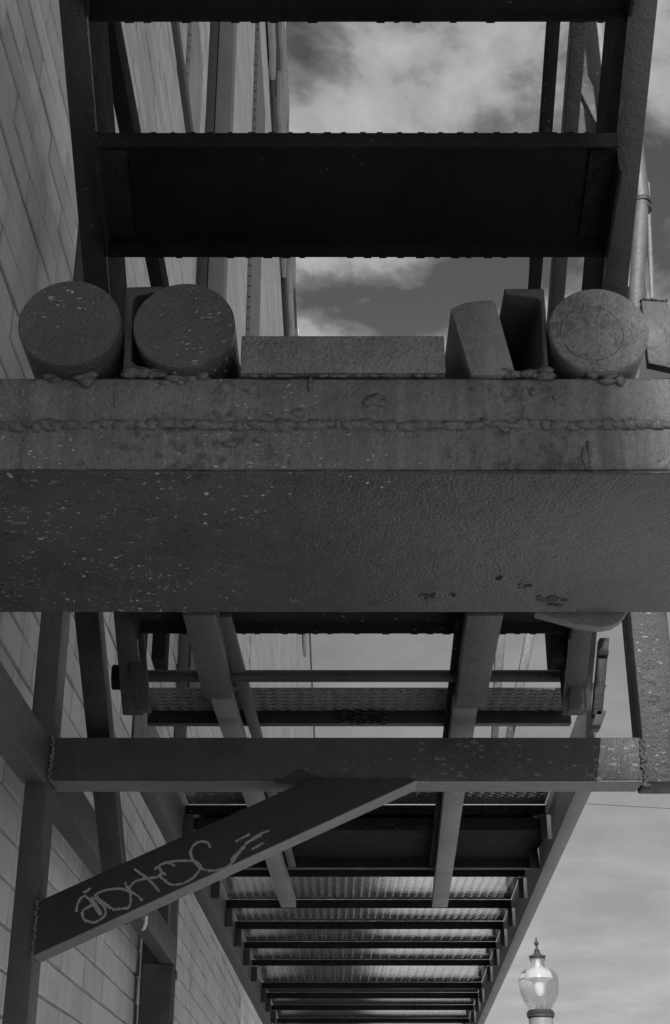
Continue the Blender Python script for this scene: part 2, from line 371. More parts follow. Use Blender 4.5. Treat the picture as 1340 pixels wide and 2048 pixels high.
# ------------------------------------------------------------------ tall pale building behind
BX = -1.05; BT = 20.4
bld = thing('brick_building', 'tall pale brick building rising behind the block wall with dark brick cornice', 'building', (BX-5, 40, G))
b = BM(); box(b, BX-12, BX, -45, 110, G, BT-0.2); obj('wall', b, M['far_brick'], bld)  # extended out of view behind the camera to shade the steelwork
b = BM(); box(b, BX-12.3, BX+0.06, -45, 110.2, BT-0.2, BT+0.05); obj('roof_edge', b, M['coping'], bld, bevel=0.02)
cm = []
for s in range(2):
    bb = BM(); box(bb, -0.03, 0.05, -1.28, 1.28, 0, 0.74); finish(bb, 0.02, 1)
    me = bpy.data.meshes.new('brick'); bb.to_mesh(me); bb.free(); me.materials.append(M['slate'] if s == 0 else M['slate_pale']); cm.append(me)
rb = random.Random(11)
for r in range(5):
    for k in range(14):
        o = bpy.data.objects.new('brick', cm[(r+k) % 2]); C.objects.link(o); o.parent = bld
        o.location = Vector((BX+rb.uniform(0.0, 0.03)+(0.05 if (r+k) % 2 else 0), 8 + k*2.7 + (1.35 if r % 2 else 0), BT-0.25-0.86*(r+1)+EYE)) - bld.location
# stacked blocks of two piers on the building
def stacked(u0, u1, v_top, v_bot, x, n, yside):
    pass
p0 = Px(505, 560, BX); yq = p0.y
bm0 = BM(); box(bm0, 0, 0.05, -0.9, 0.9, 0, 0.128); finish(bm0, 0.004, 1)
me = bpy.data.meshes.new('stone'); bm0.to_mesh(me); bm0.free(); me.materials.append(M['pier'])
for k in range(34):
    o = bpy.data.objects.new('stone', me); C.objects.link(o); o.parent = bld
    o.location = Vector((BX+0.001, yq, p0.z - 1.6 + k*0.15 + EYE)) - bld.location
bm0 = BM(); box(bm0, 0, 0.03, -0.4, 0.4, 0, 0.1); finish(bm0, 0.004, 1)
me = bpy.data.meshes.new('stone'); bm0.to_mesh(me); bm0.free(); me.materials.append(M['slate_pale'])
pq = Px(385, 150, BX)
for k in range(10):
    o = bpy.data.objects.new('stone', me); C.objects.link(o); o.parent = bld
    o.location = Vector((BX+0.001, pq.y, pq.z-0.7 + k*0.12 + EYE)) - bld.location
# downspout and wide duct on the wall
ds = thing('downspout', 'narrow dark square downspout running up the block wall', 'downspout', (-0.79, 7.02, G))
b = BM(); box(b, -0.815, -0.757, 7.0, 7.06, G, 11); obj('pipe', b, M['downspout'], ds, bevel=0.006)
b = BM()
for z in (-0.6, 0.9, 2.4, 3.9, 5.4): box(b, -0.819, -0.75, 6.994, 7.066, z, z+0.04)
obj('strap', b, M['coping'], ds, bevel=0.002)
b = BM(); box(b, -0.752, -0.655, 6.99, 7.2, 2.2, 11)
obj('duct', b, M['pier'], bevel=0.008, label='wide smooth grey vertical duct beside the narrow downspout high on the wall', cat='duct')
# ================================================================== BIG BOX BEAM
BY0, BZ0, BZ1 = 1.95, 0.9936, 1.167
BY1 = 2.527; BZM = 1.081
beam = thing('box_beam', 'massive weathered steel box beam crossing the whole view with a weld seam', 'beam', (0.3, 2.24, BZ0))
def rough_box(x0, x1, y0, y1, z0, z1, nx=90, amp=0.0012, seed=1):
    bm = BM(); vs = box(bm, x0, x1, y0, y1, z0, z1)
    if z1-z0 < 0.02: amp = 0.0006
    finish(bm, 0.006 if z1-z0 > 0.02 else 0.002, 3)
    geom = [e for e in bm.edges if abs((e.verts[0].co-e.verts[1].co).x) > (x1-x0)*0.5]
    bmesh.ops.subdivide_edges(bm, edges=geom, cuts=nx, use_grid_fill=False)
    rnd = random.Random(seed)
    from mathutils import noise as mn
    for v in bm.verts:
        v.co += mn.noise_vector(v.co*9 + Vector((seed, 0, 0)))*amp + mn.noise_vector(v.co*45)*amp*0.5
    smooth_some(bm, 50); return bm
obj('underside_shade', rough_box(-0.79, 1.6, BY0-0.0025, BY1, BZ0, BZ0+0.0062, seed=3), M['beam_under'], beam, fin=False)  # thin added sheet whose darker colour paints the shade under the beam
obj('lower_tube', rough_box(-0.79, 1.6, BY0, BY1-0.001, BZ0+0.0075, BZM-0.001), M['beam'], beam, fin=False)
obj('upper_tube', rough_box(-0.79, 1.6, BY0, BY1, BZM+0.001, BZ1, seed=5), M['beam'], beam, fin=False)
b = BM(); rw = random.Random(5); x = -0.78
while x < 1.58:
    L_ = rw.uniform(0.016, 0.034); h = rw.uniform(0.0055, 0.0095)
    blob(b, (x+L_/2, BY0+0.0015, BZM+rw.uniform(-0.002, 0.002)), (L_*0.7, rw.uniform(0.006, 0.0095), h*1.15), rw.random(), 2)
    x += L_*rw.uniform(0.55, 0.9)
obj('weld_bead', b, M['weld'], beam)
# dents, drips and old weld scars on the front and underside
b = BM()
for u, v, rx, rz in ((752, 800, .017, .012), (597, 826, .014, .008), (460, 888, .012, .007), (1066, 786, .006, .005), (1110, 794, .005, .005), (620, 770, .004, .016), (1170, 915, .006, .02), (1178, 905, .004, .018), (232, 790, .003, .022), (330, 765, .012, .006), (735, 806, .01, .007), (765, 806, .009, .007), (520, 880, .01, .004)):
    p = Py(u, v, BY0); blob(b, p, (rx, 0.0035, rz), u, 2)
obj('weld_scar', b, M['weld'], beam)
b = BM(); rr = random.Random(9)
for u, v, s in ((857, 1192, .014), (1100, 1198, .026), (1000, 1158, .008), (1045, 1172, .01), (905, 1190, .006)):
    for k in range(14):
        p = Pz(u+rr.gauss(0, 12*s/0.02), v+rr.gauss(0, 5*s/0.02), BZ0); blob(b, (p.x, p.y, BZ0), (rr.uniform(.2, .5)*s, rr.uniform(.2, .45)*s, 0.0025), rr.random(), 1)
obj('rust_scab', b, M['dark'], beam)
b = BM(); rr = random.Random(19)
for u, v, s in ((586, 1200, 1.0), (520, 1022, .8), (298, 1038, .9), (1043, 1170, 1.2), (35, 1045, 1.2), (50, 1020, 1.0), (20, 1060, .9), (60, 960, 1), (110, 962, 1.3), (240, 958, .8), (380, 950, .6)):
    p = Pz(u, v, BZ0) if v > 952 else Py(u, v, BY0)
    for k in range(4):
        blob(b, (p.x+rr.gauss(0, .006*s), p.y+rr.gauss(0, .004), BZ0-0.0005), (rr.uniform(.002, .006)*s, rr.uniform(.002, .006)*s, 0.0012), rr.random(), 1)
obj('pale_fleck', b, M['light_edge'], beam)
# ------------------------------------------------------------------ round weights
def round_weight(u, yf, r, label, mat, ring=False, seed=0, length=0.42):
    x = (u-670)/F * (yf*CP + (BZ1+r)*SP)
    t = thing('round_weight', label, 'weight', (x, yf+length/2, BZ1+0.001), 'round steel weights welded on top of the box beam')
    b = BM(); n = 64; c0 = Vector((x, yf, BZ1+0.001+r))
    loop = [c0 + Vector((r*math.cos(2*math.pi*k/n)*(1+0.004*math.sin(5*k*2*math.pi/n)), 0, r*math.sin(2*math.pi*k/n))) for k in range(n)]
    prism(b, loop, (0, length, 0)); bmesh.ops.recalc_face_normals(b, faces=b.faces)
    es = [e for e in b.edges if e.calc_face_angle(0) > 0.8]; bmesh.ops.bevel(b, geom=es, offset=0.0022, segments=2, affect='EDGES')
    smooth_some(b, 50); obj('disc', b, mat, t, fin=False)
    b = BM(); rnd = random.Random(seed)
    for k in range(16):
        blob(b, (x+rnd.uniform(-0.35, 0.35)*r*1.3, BY0+rnd.uniform(-.004, .012), BZ1+rnd.uniform(-.009, .006)), (rnd.uniform(.007, .016), .006, rnd.uniform(.004, .009)), rnd.random(), 2)
    obj('weld_bead', b, M['weld'], t)
    if ring:
        b = BM(); rc = c0 + Vector((-0.012, -0.0002, -0.006)); rr = 0.050; m_ = 64
        a1 = [b.verts.new(rc + Vector((rr*math.cos(2*math.pi*k/m_), 0, rr*math.sin(2*math.pi*k/m_)))) for k in range(m_)]
        a2 = [b.verts.new(rc + Vector((rr*1.009*math.cos(2*math.pi*k/m_), -0.0004, rr*1.009*math.sin(2*math.pi*k/m_)))) for k in range(m_)]
        a3 = [b.verts.new(rc + Vector((rr*1.018*math.cos(2*math.pi*k/m_), 0, rr*1.018*math.sin(2*math.pi*k/m_)))) for k in range(m_)]
        for A, B_ in ((a1, a2), (a2, a3)):
            for k in range(m_): b.faces.new((A[k], A[(k+1) % m_], B_[(k+1) % m_], B_[k]))
        obj('scribed_circle', b, M['dark'], t)
    return t
round_weight(138, 1.918, 0.0815, 'round dark steel weight speckled with white flecks, nearest the block wall', M['weight'], seed=1)
round_weight(368, 1.926, 0.0815, 'round dark steel weight in front of the left channel, beside the flat bar', M['weight'], seed=2)
round_weight(1198, 1.938, 0.0805, 'paler round steel weight with a circle scribed on its face', M['weight_clean'], ring=True, seed=3)
# ------------------------------------------------------------------ bars and channels on the beam
b = BM(); p = [Py(480, 752, 1.944), Py(892, 752, 1.944), Py(888, 671, 1.944), Py(483, 671, 1.944)]
zb = BZ1+0.005; p[0].z = p[1].z = zb; prism(b, p, (0, 0.4, 0))
o = obj('flat_weight', b, M['weight_clean'], bevel=0.0025, label='wide rectangular steel block lying on the box beam left of the leaning bar', cat='weight')
b = BM(); rw = random.Random(8)
for k in range(16): blob(b, (rw.uniform(-.15, .17), 1.948, BZ1+0.002), (rw.uniform(.006, .016), .004, .003), rw.random(), 1)
tag(obj('weld_bead', b, M['weld'], o))
b = BM(); q = [Py(901, 617, 1.944), Py(925, 606, 1.944), Py(955, 600, 1.944), Py(982, 600, 1.944), Py(991, 605, 1.944), Py(1032, 750, 1.944), Py(942, 752, 1.944)]
q[-1].z = q[-2].z = BZ1+0.001; prism(b, q, (0, 0.38, 0))
obj('leaning_bar', b, M['grey'], bevel=0.0025, label='thick steel bar with rounded top leaning left on the box beam', cat='bar')
def chan_on_beam(pts, label, mir):
    b = BM(); 
    for p in pts: pass
    P_ = [Py(u, v, 1.95) for u, v in pts]
    prism(b, P_, (0, 0.6, 0)); return obj('steel_channel', b, M['stringer'], bevel=0.002, label=label, cat='channel', group='channel offcuts standing on the box beam')
zt = 0
chL = chan_on_beam([(246, 752), (330, 752), (330, 737), (275, 731), (263, 722), (266, 600), (273, 592), (322, 583), (326, 572), (252, 574)], 'upright steel channel opening to the right, wedged between two round weights', 1)
chR = chan_on_beam([(1098, 753), (1010, 753), (1012, 744), (1075, 737), (1086, 728), (1082, 606), (1076, 596), (1012, 588), (1008, 577), (1088, 577)], 'upright steel channel opening to the left, between leaning bar and paler round weight', -1)
for ch, u0, u1 in ((chL, 246, 330), (chR, 1010, 1098)):
    b = BM(); rw = random.Random(u0)
    for k in range(14):
        p = Py(rw.uniform(u0, u1), 748+rw.uniform(-6, 6), BY0-0.001); blob(b, p, (rw.uniform(.006, .016), .007, rw.uniform(.003, .008)), rw.random(), 2)
    obj('weld_bead', b, M['weld'], ch)
# ================================================================== STAIR climbing overhead
SLX, SRX = -0.419, 0.497
def zline(y): return 3.08 - 0.716*y
stair = thing('steel_stair', 'dark steel stair climbing overhead toward the viewer above the box beam', 'stair', (0.04, 2.9, 0.95))
ya, yb = 0.35, 2.995
def stringer(xin, side):
    def run(prof, name, mat, par):
        bm = BM(); n = len(prof)
        va = [bm.verts.new((xin+side*a, ya, zline(ya)+c)) for a, c in prof]; vb = [bm.verts.new((xin+side*a, yb, zline(yb)+c)) for a, c in prof]
        bm.faces.new(va); bm.faces.new(vb[::-1])
        for i in range(n): bm.faces.new((va[i], va[(i+1) % n], vb[(i+1) % n], vb[i]))
        return obj(name, bm, mat, par, bevel=0.0022)
    t = 0.009; fl = 0.045; hv = 0.277
    st = run([(0, 0.0125), (t, 0.0125), (t, hv-0.014), (fl, hv-0.012), (fl, hv), (0, hv)], 'stringer', M['black'], stair)
    run([(-0.0015, 0), (fl, 0), (fl, 0.012), (-0.0015, 0.012)], 'flange', M['stringer'] if side > 0 else M['dark'], st)
stringer(SLX, -1); stringer(SRX, 1)
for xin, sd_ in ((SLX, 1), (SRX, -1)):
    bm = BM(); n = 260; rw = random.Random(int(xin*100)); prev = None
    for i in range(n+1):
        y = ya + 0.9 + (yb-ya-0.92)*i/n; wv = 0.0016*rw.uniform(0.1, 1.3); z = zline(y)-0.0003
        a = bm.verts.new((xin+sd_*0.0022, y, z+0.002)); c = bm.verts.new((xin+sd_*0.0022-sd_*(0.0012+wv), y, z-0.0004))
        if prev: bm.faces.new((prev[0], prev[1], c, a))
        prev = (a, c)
    obj('edge_highlight', bm, M['light_edge'], stair)  # ragged pale strip painting the highlight on the stringer's lower ridge
RUN, RISE = 0.3385, 0.2412
for n in range(-2, 4):
    yf = 2.160 - RUN*n; yn = yf - 0.309; zt_ = 1.5775 + RISE*n; lip = 0.0287; th = 0.005
    bm = BM(); xa, xb = SLX+0.0015, SRX-0.0015
    prof = [(yn, zt_-lip), (yn+th, zt_-lip), (yn+th, zt_-th), (yf-th, zt_-th), (yf-th, zt_-lip), (yf, zt_-lip), (yf, zt_), (yn, zt_)]
    prism(bm, [Vector((xa, y, z)) for y, z in prof], (xb-xa, 0, 0))
    for v in bm.verts: v.co.x *= 1 - 0.058*(yf-v.co.y)/(yf-yn)
    tr = obj('tread', bm, M['black'], stair, bevel=0.0015)
    bm = BM(); rnd = random.Random(n+40); xx = xa+0.02
    while xx < xb-0.03:
        k = rnd.uniform(0.6, 1.2)
        box(bm, xx, xx+0.01*k, yn-0.0006, yn+0.0035, zt_+0.0002, zt_+0.0008)
        if rnd.random() < 0.6: box(bm, xx+0.012, xx+0.012+0.014*k, yf-0.003, yf+0.001, zt_-lip-0.0009*k, zt_-lip-0.0002)
        xx += 0.03*rnd.uniform(0.9, 1.15)
    obj('tread_lug', bm, M['black'], tr, kind='stuff')
    for side, xe in ((1, xa), (-1, xb)):   # angle bracket carrying the tread
        bm = BM(); pr = [(0, 0), (0.05, 0), (0.05, -0.006), (0.006, -0.006), (0.006, -0.05), (0, -0.05)]
        prism(bm, [Vector((xe+side*(a+0.0012), yn+0.03, zt_-th-0.0005+c)) for a, c in pr], (0, 0.24, 0))
        for v in bm.verts: v.co.x -= side*0.0 if v.co.y > yn+0.1 else -side*0.018
        obj('bracket', bm, M['grime'], tr, bevel=0.001)
# pivot shaft, hubs and hanging brackets at the foot of the stair
yR = 3.02; zR = yR*ray(600, 1352).z/ray(600, 1352).y
bm = BM(); tube(bm, [Vector((-0.47, yR, zR)), Vector((0.51, yR, zR))], 0.0135, 20); obj('pivot_shaft', bm, M['dark'], stair)
for x0, x1 in ((-0.495, -0.4655), (0.5435, 0.556)):
    bm = BM(); tube(bm, [Vector((x0, yR, zR-0.003)), Vector((x1, yR, zR-0.003))], 0.028, 24); obj('hub', bm, M['black'], stair)
for u0, u1, yy in ((302, 333, 2.88), (1103, 1139, 2.88)):
    bm = BM(); a = Py(u0, 1319, yy); c = Py(u1, 1252, yy); box(bm, a.x, c.x, yy, yy+0.07, a.z, c.z+0.02); obj('hanging_bracket', bm, M['black'], stair, bevel=0.002)
# wooden/steel shoes at stringer ends
for u0, u1, v0, v1, yy, mt in ((1137, 1181, 1252, 1420, 2.93, 'stringer'), (1186, 1205, 1275, 1430, 2.96, 'dark'), (1181, 1200, 1420, 1458, 2.96, 'stringer')):
    bm = BM(); q = [Py(u0, v1, yy), Py(u1, v1, yy), Py(u1+14, v0, yy), Py(u0+13, v0, yy)]
    prism(bm, q, (0, 0.03, 0)); obj('end_plate', bm, M[mt], stair, bevel=0.002)
bm = BM(); q = Py(1205, 1304, 2.955); tube(bm, [Vector((q.x-0.01, 2.955, q.z)), Vector((q.x+0.012, 2.955, q.z))], 0.009, 6); obj('bolt', bm, M['dark'], stair)
for u0, u1, v0, v1, yy, mt in ((252, 300, 1225, 1418, 2.88, 'stringer'),):
    bm = BM(); q = [Py(268, v1, yy), Py(u1, v1, yy), Py(283, v0, yy), Py(246, v0, yy)]
    prism(bm, q, (0, 0.03, 0)); obj('end_plate', bm, M['dark'], stair, bevel=0.002)
# handrails of the stair
def bar_px(name, mat, pa, pb, ww, hh, parent=None, bevel=0.003, **k):
    bm = BM(); sweep(bm, rect(ww, hh), pa, pb); return obj(name, bm, mat, parent, bevel=bevel, **k)
def stair_dir(p, t): return p + Vector((0, 0.813, -0.582))*t
pA = Px(1148, 150, 0.56); bar_px('handrail', M['dark'], stair_dir(pA, -1.2), stair_dir(pA, 1.25), 0.034, 0.05, stair)
pA = Px(1099, 150, 0.50); bar_px('handrail', M['black'], stair_dir(pA, -1.2), stair_dir(pA, 1.0), 0.028, 0.04, stair)
pA = Px(178, 1230, -0.56); bar_px('lower_rail', M['dark'], stair_dir(pA, -0.12), stair_dir(pA, 0.93), 0.055, 0.06, stair)
# dark horizontal beam of the upper landing on the left
pA = Px(225, 60, -0.52); pB = Px(342, 600, -0.52); zq = (Px(269, 265, -0.52)).z
bm = BM(); box(bm, -0.56, -0.52, 2.35, 7.5, zq, zq+0.09)
obj('landing_beam', bm, M['black'], bevel=0.003, label='black horizontal steel beam high on the left above the stair', cat='beam')
# ------------------------------------------------------------------ pipes to the right
t = thing('handrail_pipe', 'galvanised pipe handrail with a collar joint, right of the stair above the paler round weight', 'pipe', (0.9, 2.6, 1.3))
yP = 2.9
p_hi = Py(1268, 250, yP); p_c = Py(1283, 400, yP); p_top = Vector((p_c.x, yP, p_c.z+1.6))
bm = BM(); tube(bm, [p_c, p_top], 0.0205, 24); obj('upright', bm, M['galv'], t)
bm = BM(); tube(bm, [p_c + Vector((0, 0, -0.012)), p_c+Vector((0, 0, 0.0))], 0.0235, 24); tube(bm, [p_c + Vector((0, 0, -0.034)), p_c+Vector((0, 0, -0.022))], 0.0225, 24); obj('collar', bm, M['rust'], t)
pe = Py(1270, 640, yP-0.1)
bm = BM(); tube(bm, [p_c+Vector((0, 0, -0.005)), p_c.lerp(pe, 0.4), pe, pe + (pe-p_c)*0.5], 0.018, 24); obj('lower_pipe', bm, M['galv'], t)
bm = BM(); a = Py(1298, 440, 3.0); c = Py(1308, 700, 3.0); tube(bm, [a+(a-c)*0.3, c], 0.006, 10)
obj('guy_rod', bm, M['light_edge'], label='slim pale rod just right of the galvanised pipe', cat='rod')
# lit tubular post far right between stringer and handrail
bm = BM(); a = Py(1195, 250, 3.4); zt0 = a.z
tube(bm, [Vector((a.x+0.03, 3.4, zt0-0.7)), Vector((a.x+0.01, 3.4, zt0+1.6))], 0.06, 28)
o = obj('galvanised_post', bm, M['galv'], label='pale galvanised post seen between the stair handrail and right stringer', cat='post')
bm = BM(); a = Py(1160, 160, 3.3); c = Py(1215, 270, 3.3); sweep(bm, rect(0.03, 0.045), a+(a-c)*0.02, c+(c-a)*0.6)
obj('knee_brace', bm, M['dark'], label='short dark diagonal brace against the pale galvanised post', cat='brace', bevel=0.003)
bm = BM(); a = [Py(1068, 505, 3.2), Py(1073, 560, 3.2), Py(1080, 620, 3.2), Py(1083, 760, 3.2)]; tube(bm, a, 0.016, 16)
obj('bent_pipe', bm, M['galv'], label='pale bent pipe rising behind the right channel on the beam', cat='pipe')
# bracket at the far right on the beam
t = thing('clamp_bracket', 'pale weathered bracket plate at the far right end above the box beam', 'bracket', (0.52, 2.1, BZ1))
bm = BM(); prism(bm, [Py(1283, 600, 2.06), Py(1336, 604, 2.06), Py(1352, 700, 2.06), Py(1352, 738, 2.06), Py(1297, 726, 2.06)], (0, 0.02, 0)); obj('plate', bm, M['galv'], t, bevel=0.002)
bm = BM(); box(bm, Py(1290, 740, 2.04).x, 0.72, 2.0, 2.09, BZ1+0.002, BZ1+0.03); obj('foot', bm, M['black'], t, bevel=0.003)
bm = BM(); rw = random.Random(4)
for k in range(10): p = Py(1283+k*5.5, 602+rw.uniform(-2, 2), 2.07); blob(bm, p, (.004, .008, .003), k, 1)
obj('weld_bead', bm, M['weld'], t)
# rounded cheek plate hanging behind the beam
bm = BM(); out_ = [(1070, 1225), (1110, 1236), (1150, 1247), (1185, 1253), (1205, 1254), (1225, 1250), (1243, 1240), (1256, 1222), (1262, 1190), (1070, 1190)]
prism(bm, [Py(u, v, 2.56) for u, v in out_], (0, 0.03, 0))
obj('cheek_plate', bm, M['grey'], bevel=0.003, label='rounded steel plate hanging just below the far edge of the box beam at right', cat='plate')
# ================================================================== LOWER FRAME
CY0, CY1, CZ0, CZ1 = 3.2, 3.3, 0.847, 0.948
PX0, PX1 = -0.709, -0.656
bm = BM(); box(bm, PX0, PX1, CY0, CY1, G, 2.6)
obj('wall_post', bm, M['stringer'], bevel=0.004, label='upright steel post close to the block wall where the cross beam meets it', cat='post')
bm = BM(); box(bm, 0.711, 0.80, CY0-0.004, CY1+0.006, CZ0-0.006, 2.2)
rp = obj('hanger_post', bm, M['rust'], bevel=0.005, label='rust speckled hanging post at the right end of the cross beam', cat='post')
bm = BM(); rw = random.Random(21)
for k in range(26): blob(bm, (0.709+rw.uniform(-.004, .004), CY0-0.002, CZ0-0.012+k*0.0042), (rw.uniform(.003, .006), .005, rw.uniform(.004, .009)), k, 2)
for k in range(6): blob(bm, (0.712+rw.uniform(-.008, .008), CY0-0.002, CZ0-0.014), (.008, .008, .006), k, 1)
obj('weld_bead', bm, M['rust'], rp)
bm = BM(); box(bm, PX1+0.001, 0.7095, CY0, CY1, CZ0, CZ1)
cb = obj('cross_beam', bm, M['flaking'], bevel=0.004, label='square steel cross beam with pale flaking spots below the box beam', cat='beam')
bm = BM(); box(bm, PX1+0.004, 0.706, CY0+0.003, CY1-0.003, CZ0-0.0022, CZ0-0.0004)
obj('bounce_lit_lip', bm, M['light_edge'], cb)  # added pale sheet, ground bounce painted under the cross beam
bm = BM(); rw = random.Random(22)
for k in range(22): blob(bm, (PX1+rw.uniform(.0, .006), CY0-0.002, CZ0+k*0.0048), (.005, .005, .004), k, 1)
obj('weld_bead', bm, M['weld'], cb)
# wall tubes
bm = BM(); box(bm, -0.716, -0.660, 0.4, CY0-0.002, 0.838, 0.945)
obj('wall_tube', bm, M['stringer'], bevel=0.004, label='steel tube running along the wall from upper left into the cross beam corner', cat='tube')
bm = BM(); box(bm, -0.716, -0.660, CY1+0.002, 6.1, 0.838, 0.945)
obj('wall_tube', bm, M['stringer'], bevel=0.004, label='steel tube running along the wall beyond the near post, behind the chalked brace', cat='tube')
bm = BM(); box(bm, -0.80, -0.70, 6.1, 6.2, G, 1.2)
obj('wall_post', bm, M['dark'], bevel=0.004, label='dark post against the block wall at the far end of the second wall tube', cat='post')
bm = BM(); prism(bm, [Vector((-0.79, 6.06, 0.84)), Vector((-0.66, 6.06, 0.836)), Vector((-0.70, 6.06, -0.3)), Vector((-0.79, 6.06, -0.5))], (0, 0.02, 0))
obj('wall_gusset', bm, M['stringer'], bevel=0.002, label='tall tapering gusset plate under the far end of the wall tube', cat='gusset')
# brace with chalk writing
yBf = CY0-0.012
br_top = [(97, 1803), (590, 1572)]; 
loop = [Py(92, 1911, yBf), Py(818, 1566, yBf), Py(700, 1540, yBf), Py(648, 1546, yBf), Py(97, 1803, yBf)]
z_lim = CZ0-0.0015
# front outline: runs from the wall post up to the underside of the cross beam
def at_z(a, c, z): t_ = (z-a.z)/(c.z-a.z); return a.lerp(c, t_)
lo0, lo1 = Py(94, 1911, yBf), Py(818, 1566, yBf); up0, up1 = Py(97, 1803, yBf), Py(600, 1567, yBf)
lo_e = at_z(lo0, lo1, z_lim); up_e = at_z(up0, up1, z_lim)
for p in (lo0, up0): p.x = PX1+0.0015
bm = BM(); prism(bm, [lo0, lo_e, up_e, up0], (0, 0.09, 0))
brace = obj('brace', bm, M['brace'], bevel=0.003, label='diagonal steel brace with chalk scribble between the wall post and cross beam', cat='brace')
bm = BM(); prism(bm, [Py(548, 1566, CY0-0.003), Py(598, 1538, CY0-0.003), Py(655, 1558, CY0-0.003), Py(652, 1566, CY0-0.003)], (0, 0.0025, 0))
obj('gusset', bm, M['brace'], brace)
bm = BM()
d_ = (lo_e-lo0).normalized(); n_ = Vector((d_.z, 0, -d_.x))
prism(bm, [lo0 + n_*0.0005, lo_e + n_*0.0005, lo_e+n_*0.003, lo0+n_*0.003], (0, 0.088, 0)); obj('bounce_lit_underside', bm, M['light_edge'], brace)  # added pale sheet that paints light bounced onto the brace from below
bm = BM(); rw = random.Random(31)
for k in range(22):
    p = lo0.lerp(up0, k/21); blob(bm, (PX1+0.002+rw.uniform(-.002, .003), yBf+0.004, p.z), (.005, .006, .005), k, 1)
obj('weld_bead', bm, M['weld'], brace)
def c3(l): return [(80+x/3.19, 1700+y/3.19) for x, y in l]
def c7(l): return [(x/2, 1560+y/2) for x, y in l]
strokes = [
 c3([(232,392),(240,350),(262,308),(290,295),(318,320),(345,355),(372,398),(386,410),(380,385),(352,342),(330,305)]),
 c3([(355,338),(300,368),(276,388),(270,412),(285,445),(320,460),(360,458),(400,432),(420,402),(416,372),(398,350),(370,325),(348,300)]),
 c3([(352,292),(370,275),(420,256),(480,248),(530,250),(565,266)]),
 c3([(365,300),(400,332),(430,352),(460,376),(500,376),(555,370),(575,350),(579,300),(572,260),(555,235),(544,210)]),
 c3([(555,238),(590,270),(620,290),(652,322)]),
 c3([(562,265),(580,225),(610,200),(660,185),(720,178),(775,165)]),
 c3([(605,122),(640,150),(680,175),(720,215),(760,262)]),
 c3([(735,120),(770,95),(800,82),(850,72),(910,68),(980,72),(1022,92),(1025,112),(1010,140),(975,180),(920,210),(870,222),(830,218),(790,190),(765,165),(772,150),(800,155),(778,140),(758,105)]),
 c3([(800,78),(830,85),(860,102)]),
 c7([(840,270),(830,250),(800,247),(775,262),(762,290),(775,325),(800,350),(835,362),(880,358),(920,340),(950,300),(975,265),(1010,235),(1050,212),(1075,203)]),
 c7([(945,245),(970,232),(998,218)]), c7([(985,252),(1015,236),(1045,220)]), c7([(1010,275),(1030,265),(1052,252)]), c7([(925,325),(940,300),(978,270)]),
 c7([(335,450),(350,442),(362,432)])]
bm = BM(); rw = random.Random(77)
for st in strokes:
    # Catmull-Rom through the points
    pts = []; n = len(st)
    for i in range(n-1):
        p0_, p1_, p2_, p3_ = st[max(i-1, 0)], st[i], st[i+1], st[min(i+2, n-1)]
        m = max(2, int(math.hypot(p2_[0]-p1_[0], p2_[1]-p1_[1])/0.7))
        for k in range(m):
            s = k/m
            pts.append(tuple(0.5*((2*p1_[j]) + (-p0_[j]+p2_[j])*s + (2*p0_[j]-5*p1_[j]+4*p2_[j]-p3_[j])*s*s + (-p0_[j]+3*p1_[j]-3*p2_[j]+p3_[j])*s**3) for j in (0, 1)))
    for (u, v) in pts:
        dn = 0.5+0.5*math.sin(u*0.21+v*0.13)*math.cos(u*0.09-v*0.31)
        for q in range(2+int(5*dn)):
            c = Py(u+rw.gauss(0, 1.0), v+rw.gauss(0, 1.0), yBf); s = rw.uniform(0.0004, 0.0013); a = rw.uniform(0, 3)
            ex = Vector((math.cos(a), 0, math.sin(a)))*s; ez = Vector((-math.sin(a), 0, math.cos(a)))*s*rw.uniform(.5, 1.2); o_ = Vector((0, -rw.uniform(0.0003, 0.0016), 0))
            bm.faces.new([bm.verts.new(c+o_+x_) for x_ in (-ex-ez, ex-ez, ex+ez, -ex+ez)])
obj('chalk_writing', bm, M['chalk'], brace, label='pale chalk scribble of looping cursive letters', fin=False)
# ------------------------------------------------------------------ sliding arms
def arm(lu, lv, label):
    """(centre near, centre far, widths) in photo pixels on the underside plane"""
    return None
ZA = 1.002
def quad_arm(nl, nr, fl, fr, z, h, extend=0.0):
    a, b_, c, d = Pz(*nl, z), Pz(*nr, z), Pz(*fr, z), Pz(*fl, z)
    if extend:
        a = a + (a-d)*extend; b_ = b_ + (b_-c)*extend
    m = BM(); up = Vector((0, 0, h)); hexa(m, [a, b_, c, d, a+up, b_+up, c+up, d+up]); return m
t = thing('sliding_arm', 'left sliding steel arm stepping down in width, in front of the walkway', 'arm', (-0.2, 3.9, ZA), 'pair of long steel arms under the walkway')
obj('sleeve', quad_arm((365, 1232), (432, 1232), (407, 1398), (464, 1398), ZA-0.006, 0.04, 0.0), M['stringer'], t, bevel=0.003)
obj('inner_bar', quad_arm((421, 1400), (462, 1400), (562, 1815), (592, 1815), ZA, 0.035), M['grey'], t, bevel=0.002)
obj('side_rail', quad_arm((433, 1235), (462, 1235), (577, 1735), (592, 1735), ZA+0.036, 0.012, 0.0), M['stringer'], t, bevel=0.002)
t = thing('sliding_arm', 'right sliding steel arm stepping down in width, in front of the walkway', 'arm', (0.33, 3.9, ZA), 'pair of long steel arms under the walkway')
obj('sleeve', quad_arm((934, 1232), (1007, 1232), (911, 1416), (970, 1416), ZA-0.006, 0.04, 0.0), M['stringer'], t, bevel=0.003)
obj('inner_bar', quad_arm((906, 1418), (955, 1418), (864, 1815), (895, 1815), ZA, 0.035), M['grey'], t, bevel=0.002)
